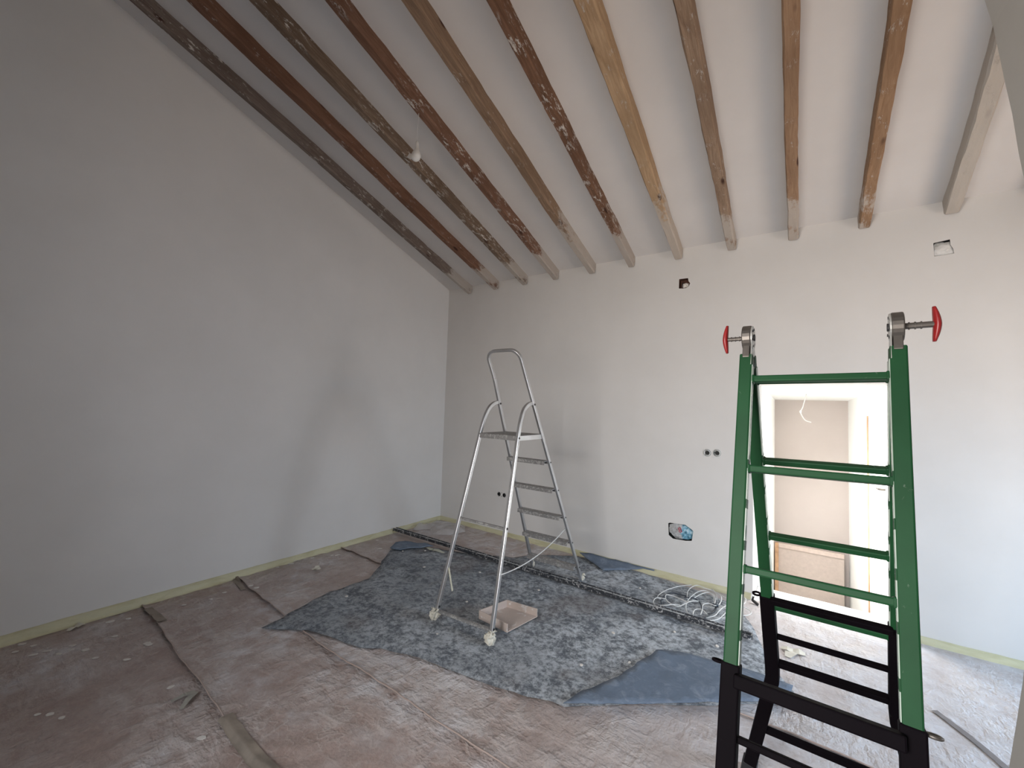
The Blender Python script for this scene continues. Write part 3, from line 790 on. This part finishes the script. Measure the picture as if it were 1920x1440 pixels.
# ------------------------------------------------------------------ three-sided tray
A, B, C, D = [fl(*p, .035) for p in ((898, 1167), (950, 1146), (1007, 1164), (951, 1194))]
tr = thing('plaster_tray', 'brown three-sided plaster tray under the stepladder', 'tray', ((A+C)/2))
zt = max(cz(*p[:2]) for p in (A, B, C, D))+.012
for p in (A, B, C, D): p.z = zt
hh = Vector((0, 0, .054))
def wallpc(p, q, nm):
    d = (q-p).normalized(); s = Vector((-d.y, d.x, 0))*.004
    V = [p-s, p+s, q+s, q-s]; V += [v+hh for v in V]
    MB().add(V, [(0,1,2,3),(4,7,6,5),(0,4,5,1),(1,5,6,2),(2,6,7,3),(3,7,4,0)]).build(nm, M_tray, tr, bevel=.0015)
wallpc(A, B, 'side_wall'); wallpc(B, C, 'side_wall'); wallpc(D, A, 'side_wall')
V = [A, B, C, D]; V += [v+Vector((0, 0, .006)) for v in V]
MB().add(V, [(0,3,2,1),(4,5,6,7),(0,1,5,4),(1,2,6,5),(2,3,7,6),(3,0,4,7)]).build('base', M_tray, tr)

# ------------------------------------------------------------------ green and black folding ladder
GP = Vector((3.844, -2.366, 1.745)); GA, GW, GSF, GSR, GD1, GTW, GTL, GX = -.044, .36, .277, .31, .145, -.009, .015, .02
gu = Vector((math.cos(GA), math.sin(GA), GTL)); gn = Vector((math.sin(GA), -math.cos(GA), 0))
gdf = Vector((gn.x*GSF, gn.y*GSF, -1)).normalized(); gdr = Vector((-gn.x*GSR, -gn.y*GSR, -1)).normalized()
def gp(side, leg, s):
    w_ = GW+GTW*s; ex = GX*s if leg == 'r' else 0
    return GP+gu*(side*(w_/2)+ex)+(gdf if leg == 'f' else gdr)*s
lad = thing('folding_ladder', 'green and black folding multi-purpose ladder with red hinge knobs standing at the right', 'ladder', (3.85, -2.37, .02))
SW, SD = .038, .024      # stile: width across the rungs' plane, depth
SKINK, SEND = 1.262, None
for leg in 'fr':
    dd = gdf if leg == 'f' else gdr
    nrm = gu.cross(dd).normalized()
    for s in (-1, 1):
        # green inner stile
        m = MB(); m.bar(gp(s, leg, .062), gp(s, leg, 1.20), .036, .036, nrm)
        st0 = m.build('inner_stile', M_green, lad, bevel=.004); st0['label'] = 'green inner stile'
        # black outer stile with outward kink
        a = gp(s, leg, .945); k0 = gp(s, leg, SKINK-.02); k1 = gp(s, leg, SKINK+.03)
        fd = (dd*math.cos(.20)+gu*(s*math.sin(.20))).normalized()
        Lz = (k1.z-.02)/(-fd.z); e = k1+fd*Lz
        P = [a, k0, k0+dd*.02, k1+fd*.01, e]
        m = MB(); pr = [(-.021, -.0225), (.021, -.0225), (.021, .0225), (-.021, .0225)]
        m.sweep(P, pr, side=nrm)
        st_ = m.build('outer_stile', M_blk, lad, bevel=.004); st_['label'] = 'black outer stile flaring towards the foot'
        m = MB(); m.bar(e+fd*(-.05), e+fd*.006, .044, .054, nrm); m.build('rubber_foot', M_bolt, st_, bevel=.004)
        # the pale slotted inner face of the stile
        m = MB(); ic = -gu*(s*.0188); m.bar(gp(s, leg, .10)+ic, gp(s, leg, .944)+ic, .029, .0022, nrm)
        ifc = m.build('inner_face', M_pale, st0); ifc['label'] = 'pale inner face'
        for i in range(6):
            p = gp(s, leg, .40+.115*i)-gu*(s*.0190); m = MB(); m.bar(p, p+dd*.026, .030, .0022, nrm); m.build('slot', M_green, st0)
        # pin loops sticking out sideways at the top of the outer stile
        c = gp(s, leg, .952)+gu*(s*.033)
        m = MB(); m.tube([c+gu*(.012*math.cos(t))*1.0+nrm*(.009*math.sin(t)) for t in [2*PI*i/12 for i in range(12)]], .0042, 6, closed=True)
        m.build('pin_loop', M_blk if (s, leg) != (1, 'f') else M_steel, lad, smooth=True)
    # rungs: four green
    for i in range(4):
        s_ = GD1+.28*i
        a, b = gp(-1, leg, s_), gp(1, leg, s_)
        m = MB(); m.bar(a+gu*.010, b-gu*.010, .026, .020, nrm)
        o = m.build('rung', M_green, lad, bevel=.004); o['label'] = 'green rung'
        for p, sg in ((a, 1), (b, -1)):
            m = MB(); m.bar(p+gu*(sg*.016), p+gu*(sg*.026), .030, .025, nrm); m.build('weld_collar', M_green, o, bevel=.004)
    # black rungs
    for s_, tk in ((.978 if leg == 'f' else .948, .036 if leg == 'f' else .024), (1.112, .018), (1.228, .026), (1.40, .024), (1.56, .024)):
        a, b = gp(-1, leg, s_), gp(1, leg, s_)
        if s_ > SKINK:
            q = (s_-SKINK)*math.tan(.20); a = a-gu*q; b = b+gu*q
        off = -nrm*.0
        fo_ = (nrm if leg == 'f' else -nrm)
        sgn = 1 if fo_.y < 0 else -1
        outw = fo_*sgn*(.024 if s_ < 1.0 else .0) if leg == 'f' else -fo_*sgn*(-.024 if s_ < 1.0 else 0)
        m = MB(); m.bar(a+gu*.012+outw, b-gu*.012+outw, tk, tk*.9, nrm)
        o = m.build('rung', M_blk, lad, bevel=.004); o['label'] = 'black rung'
# hinges with red knobs
for s in (-1, 1):
    c = GP+gu*(s*GW/2)+Vector((0, 0, -.002))
    hx = gu.normalized()
    hub = MB(); hub.cyl(c-hx*.013, c+hx*.013, .040, 24)
    ho = hub.build('hinge', M_steel, lad, bevel=.003)
    m = MB(); m.cyl(c-hx*(s*.013), c-hx*(s*.017), .038, 24)
    for leg, dd in (('f', gdf), ('r', gdr)):
        q = gp(s, leg, .10); e0 = c+dd*.02-hx*(s*.014); e1 = q-hx*(s*.0145)
        m.bar(e0, e1, .036, .003, gu.cross(dd).normalized())
    m.build('hinge_plate', M_galv, ho, bevel=.001)
    m = MB()
    for t in range(6):
        a_ = 2*PI*t/6+.3; p = c+Vector((0, math.cos(a_), math.sin(a_)))*.028
        m.cyl(p-hx*(s*.0165), p-hx*(s*.0185), .004, 8)
    m.cyl(c-hx*(s*.0165), c-hx*(s*.021), .011, 12); m.build('hinge_pins', M_bolt, ho)
    for leg, dd in (('f', gdf), ('r', gdr)):
        nr = gu.cross(dd).normalized(); m = MB(); m.bar(c+dd*.01, gp(s, leg, .075), .040, .020, nr); m.build('hinge_arm', M_steel, ho, bevel=.002)
    out = hx*s
    kl = .060 if s < 0 else .072
    kn = MB(); kn.cyl(c+out*.012, c+out*kl, .0085 if s > 0 else .0065, 12); 
    for q in (.024, .036, .048): kn.cyl(c+out*(q-.002), c+out*(q+.001), .0105 if s > 0 else .008, 12)
    ko = kn.build('knob_shaft', M_steel, ho)
    # T-shaped lozenge handle
    V = []; F = []; nz = 13
    for k in range(nz):
        t = -1+2*k/(nz-1); z_ = .046*t; wd = .0165*(1-.45*abs(t)**1.6); dp = .0085*(1-.55*abs(t)**2.0); back = .004*abs(t)**1.5
        ring = []
        for j in range(10):
            a_ = 2*PI*j/10; y_ = wd*math.cos(a_); x_ = dp*math.sin(a_)
            ring.append(c+out*(kl+.006-back*1.5+x_)+Vector((0, y_, z_)))
        V += ring
    for k in range(nz-1):
        for j in range(10): F.append([k*10+j, k*10+(j+1) % 10, (k+1)*10+(j+1) % 10, (k+1)*10+j])
    F.append(list(range(10))[::-1]); F.append([(nz-1)*10+j for j in range(10)])
    kk = MB().add(V, F).build('knob', M_red, ho, smooth=True); kk['label'] = 'red plastic T-shaped knob'
# ------------------------------------------------------------------ wrapped bulb on its cord
def rafter_pt(px, py, drop=.098):
    d = ray(px, py); Hh = H-drop/math.cos(ang)
    t = (Hh-SL*CAM.y-CAM.z)/(d.z+SL*d.y); return CAM+d*t
tp = rafter_pt(785, 212)
bt = tp.copy(); d = ray(782, 266); t = (tp.y-CAM.y)/d.y; bz_ = CAM+d*t
lp = thing('pendant_bulb', 'light bulb wrapped in white paper hanging on a thin cord from a rafter', 'lamp', tp)
e1 = Vector((tp.x-.002, tp.y, bz_.z))
m = MB(); m.tube(catmull([tp+Vector((0, 0, .02)), tp+Vector((.001, 0, -.03)), tp+Vector((-.004, 0, -.09)), e1], 5), .0022, 6); m.build('cord', M_white, lp, smooth=True)
cx, cy, c0 = e1.x, e1.y, e1.z
pr = [(.006, .005), (.010, -.005), (.0125, -.020), (.013, -.045), (.017, -.060), (.026, -.076), (.033, -.094), (.034, -.108), (.028, -.124), (.016, -.134), (.004, -.137)]
V = []; F = []; n = 18
for i, (r, z) in enumerate(pr):
    for j in range(n):
        a = 2*PI*j/n; k = 1+.10*N(math.cos(a)*2, math.sin(a)*2, z*40)
        V.append((cx+r*k*math.cos(a)-.25*max(0, -z-.05)*.5, cy+r*k*math.sin(a), c0+z*1.0))
for i in range(len(pr)-1):
    for j in range(n): F.append([i*n+j, i*n+(j+1) % n, (i+1)*n+(j+1) % n, (i+1)*n+j])
F.append(list(range(n))[::-1]); F.append([(len(pr)-1)*n+j for j in range(n)])
m = MB().add(V, F).build('wrapped_bulb', M_bulbwrap, lp, smooth=True)
q = Vector((cx-.035, cy-.01, c0-.085))
w1 = MB().add([(q.x, q.y, q.z), (q.x-.03, q.y, q.z+.02), (q.x-.045, q.y-.01, q.z-.012), (q.x-.012, q.y-.004, q.z-.035), (q.x+.01, q.y, q.z-.025)], [(0, 1, 2, 3, 4)]).build('paper_flap', M_bulbwrap, lp)
w1.modifiers.new('t', 'SOLIDIFY').thickness = .0015

# ------------------------------------------------------------------ wall boxes
def recess(name, loop, depth, mat, label, cat):
    n = len(loop); cx = sum(p[0] for p in loop)/n; czz = sum(p[1] for p in loop)/n
    r = thing(name, label, cat, (cx, 0, czz))
    V = [(p[0], -.0005, p[1]) for p in loop]+[(p[0]*.97+cx*.03, depth, p[1]*.97+czz*.03) for p in loop]
    F = [[i, (i+1) % n, n+(i+1) % n, n+i] for i in range(n)]+[[n+i for i in range(n)]]
    MB().add(V, F).build('box', mat, r)
    return r, cx, czz
r, cx, czz = recess('wall_cavity', hole_cav, .05, M_brick, 'small ragged hole with raw brown edges on the back wall below the pale pine rafter', 'wall hole')
blob('plaster_lump', (cx+.002, .012, czz-.012), .024, M_chip, r, 4, (1, .6, .8), .6)
P = [Vector((cx-.024, .01, czz+.02)), Vector((cx-.026, -.003, czz-.005)), Vector((cx-.03, -.004, czz-.03))]
m = MB(); m.tube(catmull(P, 4), .003, 6); m.build('wire', M_bolt, r)
r, cx, czz = recess('ceiling_side_box', hole_paper, .05, M_hole, 'square wall box stuffed with white crumpled paper under the rafters at upper right', 'wall box')
blob('crumpled_paper', (cx-.004, .022, czz-.006), .073, M_bulbwrap, r, 9, (1, .30, .80), .28, 4, 1.6)
r, cx, czz = recess('bag_stuffed_box', hole_bag, .05, M_hole, 'low wall box stuffed with a blue and white wrapper printed in red', 'wall box')
pw = blob('wrapper', (0, 0, 0), .090, M_bag, r, 13, (1.12, .25, .72), .25, 4, 2)
pw.location = (0, .018, 0)
pw.data.transform(Matrix.Translation(ORG[r.name]))
tc = bpy.data.curves.new('digit', 'FONT'); tc.body = '8'; tc.size = .062; tc.extrude = .0008; tc.align_x = 'CENTER'; tc.align_y = 'CENTER'
to = bpy.data.objects.new('tmp', tc); COL.objects.link(to)
dg = bpy.context.evaluated_depsgraph_get(); tme = bpy.data.meshes.new_from_object(to.evaluated_get(dg)); bpy.data.objects.remove(to)
tme.materials.clear(); tme.materials.append(M_redink)
to = bpy.data.objects.new('printed_digit', tme); COL.objects.link(to); to.parent = pw
to.rotation_euler = (PI/2, -.35, 0); to.location = (-.004, -.027, .014)
to['label'] = 'red printed 8'

def socket_pair(name, pts, R_, plate, label):
    c = (pts[0]+pts[1])/2
    r = thing(name, label, 'socket', (c.x, 0, c.z))
    for k, p in enumerate(pts):
        V = []; F = []; n = 16
        for (rr, y) in ((R_*1.16, -.002), (R_*.98, -.003), (R_*.97, .035 if plate else .014), (0.001, .035 if plate else .014)):
            V += [(p.x+rr*math.cos(2*PI*i/n), y, p.z+rr*math.sin(2*PI*i/n)) for i in range(n)]
        for q in range(3): F += [[q*n+i, q*n+(i+1) % n, (q+1)*n+(i+1) % n, (q+1)*n+i] for i in range(n)]
        o = MB().add(V, F).build('round_box', M_hole if plate else M_sockpl, r, smooth=False)
        if not plate:
            m = MB(); m.cyl((p.x, .02, p.z), (p.x, .002, p.z), R_*.55, 14); m.b2((p.x-R_*.8, .004, p.z-R_*.16), (p.x+R_*.8, .012, p.z+R_*.16)); m.build('connector', M_hole, o)
            m = MB(); a = p + Vector((-.018, -.003, -.02)); m.tube(catmull([p+Vector((-.02, .004, .012)), p+Vector((.0, -.006, .024)), p+Vector((.022, -.006, .006)), p+Vector((.014, -.004, -.02)), p+Vector((-.012, -.004, -.022))], 5), .003, 6); m.build('wire', M_white, o, smooth=True)
        else:
            m = MB(); m.b2((p.x-R_*.4, .012, p.z-R_*.6), (p.x+R_*.35, .03, p.z+R_*.1)); m.build('connector', M_steel, o)
    if plate:
        m = MB(); cz_ = c.z
        for dx, dz in ((-.047, .018), (0, .02), (.047, .016), (-.045, -.018), (0, -.02), (.045, -.02)):
            m.b2((c.x+dx-.004, -.002, cz_+dz-.006), (c.x+dx+.004, .0005, cz_+dz+.006))
        m.build('tab', M_sockpl, r)
    else:
        m = MB(); m.b2((c.x-.066, -.0022, c.z-.034), (c.x-.055, .0005, c.z+.03)); m.b2((c.x+.056, -.0022, c.z-.038), (c.x+.068, .0005, c.z+.034))
        m.b2((c.x+.0, -.0024, c.z-.041), (c.x+.062, .0005, c.z-.033)); m.build('plate_edge', M_white, r)
socket_pair('socket_box_pair', s1, R1_, True, 'two open round black socket boxes low on the wall behind the stepladder')
socket_pair('switch_box_pair', s2, R2_, False, 'two open grey switch boxes with white wires left of the green ladder')

# ------------------------------------------------------------------ litter
def flake(p, r, h, mat, seed, name, elong=1.0, rot=0):
    n = 7; V = []; 
    for lay in (0, 1):
        for i in range(n):
            a = 2*PI*i/n; k = r*(1+.35*N(math.cos(a)*2+seed, math.sin(a)*2, lay)); x = k*math.cos(a)*elong; y = k*math.sin(a)
            V.append((p[0]+x*math.cos(rot)-y*math.sin(rot), p[1]+x*math.sin(rot)+y*math.cos(rot), p[2]+lay*h*(1+.5*N(i, seed))))
    F = [[i, (i+1) % n, n+(i+1) % n, n+i] for i in range(n)]+[list(range(n))[::-1], [n+i for i in range(n)]]
    return MB().add(V, F).build(name, mat)
fp = [(41,1211),(62,1214),(88,1224),(110,1230),(135,1214),(133,1222),(160,1222),(178,1237),(62,1232),(28,1226),(238,1239),(275,1210),(240,1162),(215,1196),(207,1167),
      (345,1138),(395,1127),(470,1102),(480,1105),(520,1068),(545,1060),(553,1056),(572,1053),(585,1051),(622,1046),(632,1045),(685,1016),(707,1017),(712,1034),
      (377,1391),(320,1292),(70,1343),(93,1343),(115,1350),(420,1115),(280,1212)]
for i, p in enumerate(fp):
    q = fl(*p); r = random.uniform(.008, .016); q.z = top_z(q.x, q.y)+.001
    o = flake(q, r, .003, M_chip, i*3.3, 'plaster_flake', random.uniform(1.1, 2.0), random.uniform(0.6, 1.4))
    kk = sum(1 for j in range(3) if q.y > seam(q.x, j))
    tag(o, ['small white plaster flake lying on the nearest brown paper sheet', 'white plaster flake on the narrow paper strip between the first two seams',
        'white plaster flake on the paper between the left wall and the cloth', 'white plaster flake on the far paper sheet near the left wall'][kk], 'plaster flake',
        ['plaster flakes on the nearest sheet', 'plaster flakes on the narrow strip', 'plaster flakes left of the cloth', 'plaster flakes on the far sheet'][kk])
cp = [(755,1037),(797,1035),(690,1080),(650,1120),(1200,1105),(1010,1110),(1265,1188),(1345,1215),(795,1066),(900,1075),(875,1130),(1105,1110),(1205,1060),(1150,1190),(1090,1250),(820,1190),(1180,1250)]
for i, p in enumerate(cp):
    q = fl(*p, .035)
    if not inpoly((q.x, q.y), CL): continue
    q.z = cz(q.x, q.y)+.001
    o = flake(q, random.uniform(.006, .011), .004, M_chip, 60+i*3.3, 'plaster_crumb', random.uniform(1, 1.6), random.uniform(0, 3))
    tag(o, 'tiny white plaster crumb lying on the blue-grey cloth', 'plaster crumb', 'plaster crumbs scattered on the cloth')
# crumpled strips of tape / paper
def strips(name, c, dirs, label, cat, mat, wd=.014):
    V = []; F = []
    for i, (dx, dy, dz) in enumerate(dirs):
        d = Vector((dx, dy, dz)); wv = Vector((-dy, dx, 0)).normalized()*wd; c_ = Vector(c); k = len(V)
        V += [c_-wv, c_+wv, c_+d*.5+wv+Vector((0, 0, .012)), c_+d*.5-wv+Vector((0, 0, .006)), c_+d+wv*.4, c_+d-wv*.6]
        F += [(k, k+1, k+2, k+3), (k+3, k+2, k+4, k+5)]
    o = MB().add(V, F).build(name, mat); o.modifiers.new('t', 'SOLIDIFY').thickness = .0015
    return tag(o, label, cat)
q = fl(366, 1305); q.z = top_z(q.x, q.y)+.012
strips('torn_paper', q, [tuple(fl(320, 1324)-fl(366, 1305)), tuple(fl(340, 1337)-fl(366, 1305)), tuple(fl(332, 1318)-fl(366, 1305))], 'torn pointed scrap of grey paper on the nearest brown sheet', 'paper scrap', plain('grey_torn_paper', (.34, .33, .29), .7), .016)
q = fl(593, 1075); q.z = top_z(q.x, q.y)+.012
strips('crumpled_scrap', q, [(.04, .01, .01), (-.045, .01, .0), (.0, -.04, .01), (-.03, .03, .02)], 'small crumpled cream scrap on the paper left of the cloth', 'paper scrap', M_chip2, .018)
q = fl(142, 1180); q.z = top_z(q.x, q.y)+.008
strips('tape_scrap', q, [tuple(fl(128, 1188)-fl(142, 1180)), tuple(fl(158, 1174)-fl(142, 1180))], 'curled cream scrap against the left baseboard', 'tape scrap', M_chip2, .02)
q = fl(808, 1040); q.z = cz(q.x, q.y)+.006
strips('pale_rag', q, [tuple(fl(832, 1047)-fl(808, 1040)), tuple(fl(795, 1036)-fl(808, 1040)), (.03, -.03, .01)], 'pale flat scrap at the far left edge of the cloth by the bar', 'scrap', plain('pale_scrap', (.42, .43, .36), .7), .022)
q = fl(1487, 1229); q.z = top_z(q.x, q.y)+.006
strips('white_scrap', q, [tuple(fl(1510, 1235)-fl(1487, 1229)), tuple(fl(1465, 1222)-fl(1487, 1229)), tuple(fl(1478, 1240)-fl(1487, 1229))], 'torn white scrap on the pale floor paper seen between the rungs of the green ladder', 'paper scrap', M_chip2, .03)
# black clip by the door jamb
q = fl(1415, 1139)
m = MB(); m.bar(Vector((q.x-.018, q.y+.02, .045)), Vector((q.x+.025, q.y-.01, .03)), .02, .012, (0, 0, 1)); m.bar(Vector((q.x-.02, q.y+.02, .04)), Vector((q.x-.01, q.y+.015, .075)), .012, .01, (1, 0, 0))
tag(m.build('black_clip', M_bolt, bevel=.002), 'tiny black clip on the floor at the left foot of the doorway', 'clip')
# tape strips where sheets are joined (bottom left) and little tape tabs at the seams by the wall
def ribbon(name, pts, wd, mat, label, cat, lift=.006):
    P = [fl(*p) for p in pts]; P = catmull(P, 8); V = []; F = []
    for i, p in enumerate(P):
        t = (P[min(i+1, len(P)-1)]-P[max(i-1, 0)]).normalized(); s = Vector((-t.y, t.x, 0))
        for k in range(7):
            o_ = (k/6-.5)*wd*(1+.12*N(i*.4, 3)); x, y = p.x+s.x*o_, p.y+s.y*o_
            z = max(top_z(x, y), top_z(x+.01, y), top_z(x, y+.012))+lift+.0015*N(x*30, y*30)
            V.append((x, y, z))
    for i in range(len(P)-1):
        for k in range(6): a = i*7+k; F.append([a, a+1, a+8, a+7])
    return tag(MB().add(V, F).build(name, mat, smooth=True), label, cat)
M_tapeg = plain('dusty_beige_tape', (.25, .212, .175), .7, 0, .3, 9)
ribbon('seam_tape', [(422, 1352), (448, 1392), (480, 1432), (520, 1475), (600, 1560)], .062, M_tapeg, 'wide dusty beige tape strip over the paper seam at the bottom left', 'tape strip')
ribbon('wall_end_tape', [(276, 1146), (290, 1158), (304, 1172)], .05, M_tapeg, 'short tape tab where the first seam meets the left baseboard', 'tape tab')
ribbon('mid_seam_tape', [(441, 1087), (446, 1097), (456, 1108)], .035, M_tapeg, 'short tape tab where the second seam meets the left baseboard', 'tape tab')
ribbon('right_fold_shadow', [(1752, 1343), (1790, 1372), (1840, 1412), (1900, 1465)], .030, plain('fold_shadow_brown', (.20, .18, .175), .7), 'dull brown strip painted as a fold shadow on the pale paper beside the green ladder', 'tape strip')  # thin dark strip in place of the shadow along a paper fold

# clear plastic film in the far corner
FC = [tuple(fl(*p)[:2]) for p in [(769, 990), (772, 975)]]
FC = [(.05, -.48), (.05, -.12), (.22, -.05), (.46, -.05), (.62, -.22), (.55, -.42), (.40, -.52), (.24, -.40), (.12, -.56)]
def film_z(x, y, d):
    return top_z(x, y)+.012+.045*max(0, .6+N(x*4, y*4, 2))*min(1, d/.06)+.02*(1-abs(2*N(x*9, y*9, 5)))*min(1, d/.05)
film = cloth_sheet('plastic_film', FC, film_z, .02, M_film, None, .02, 0)
tag(film, 'crumpled clear plastic film lying in the far corner of the room', 'plastic film')
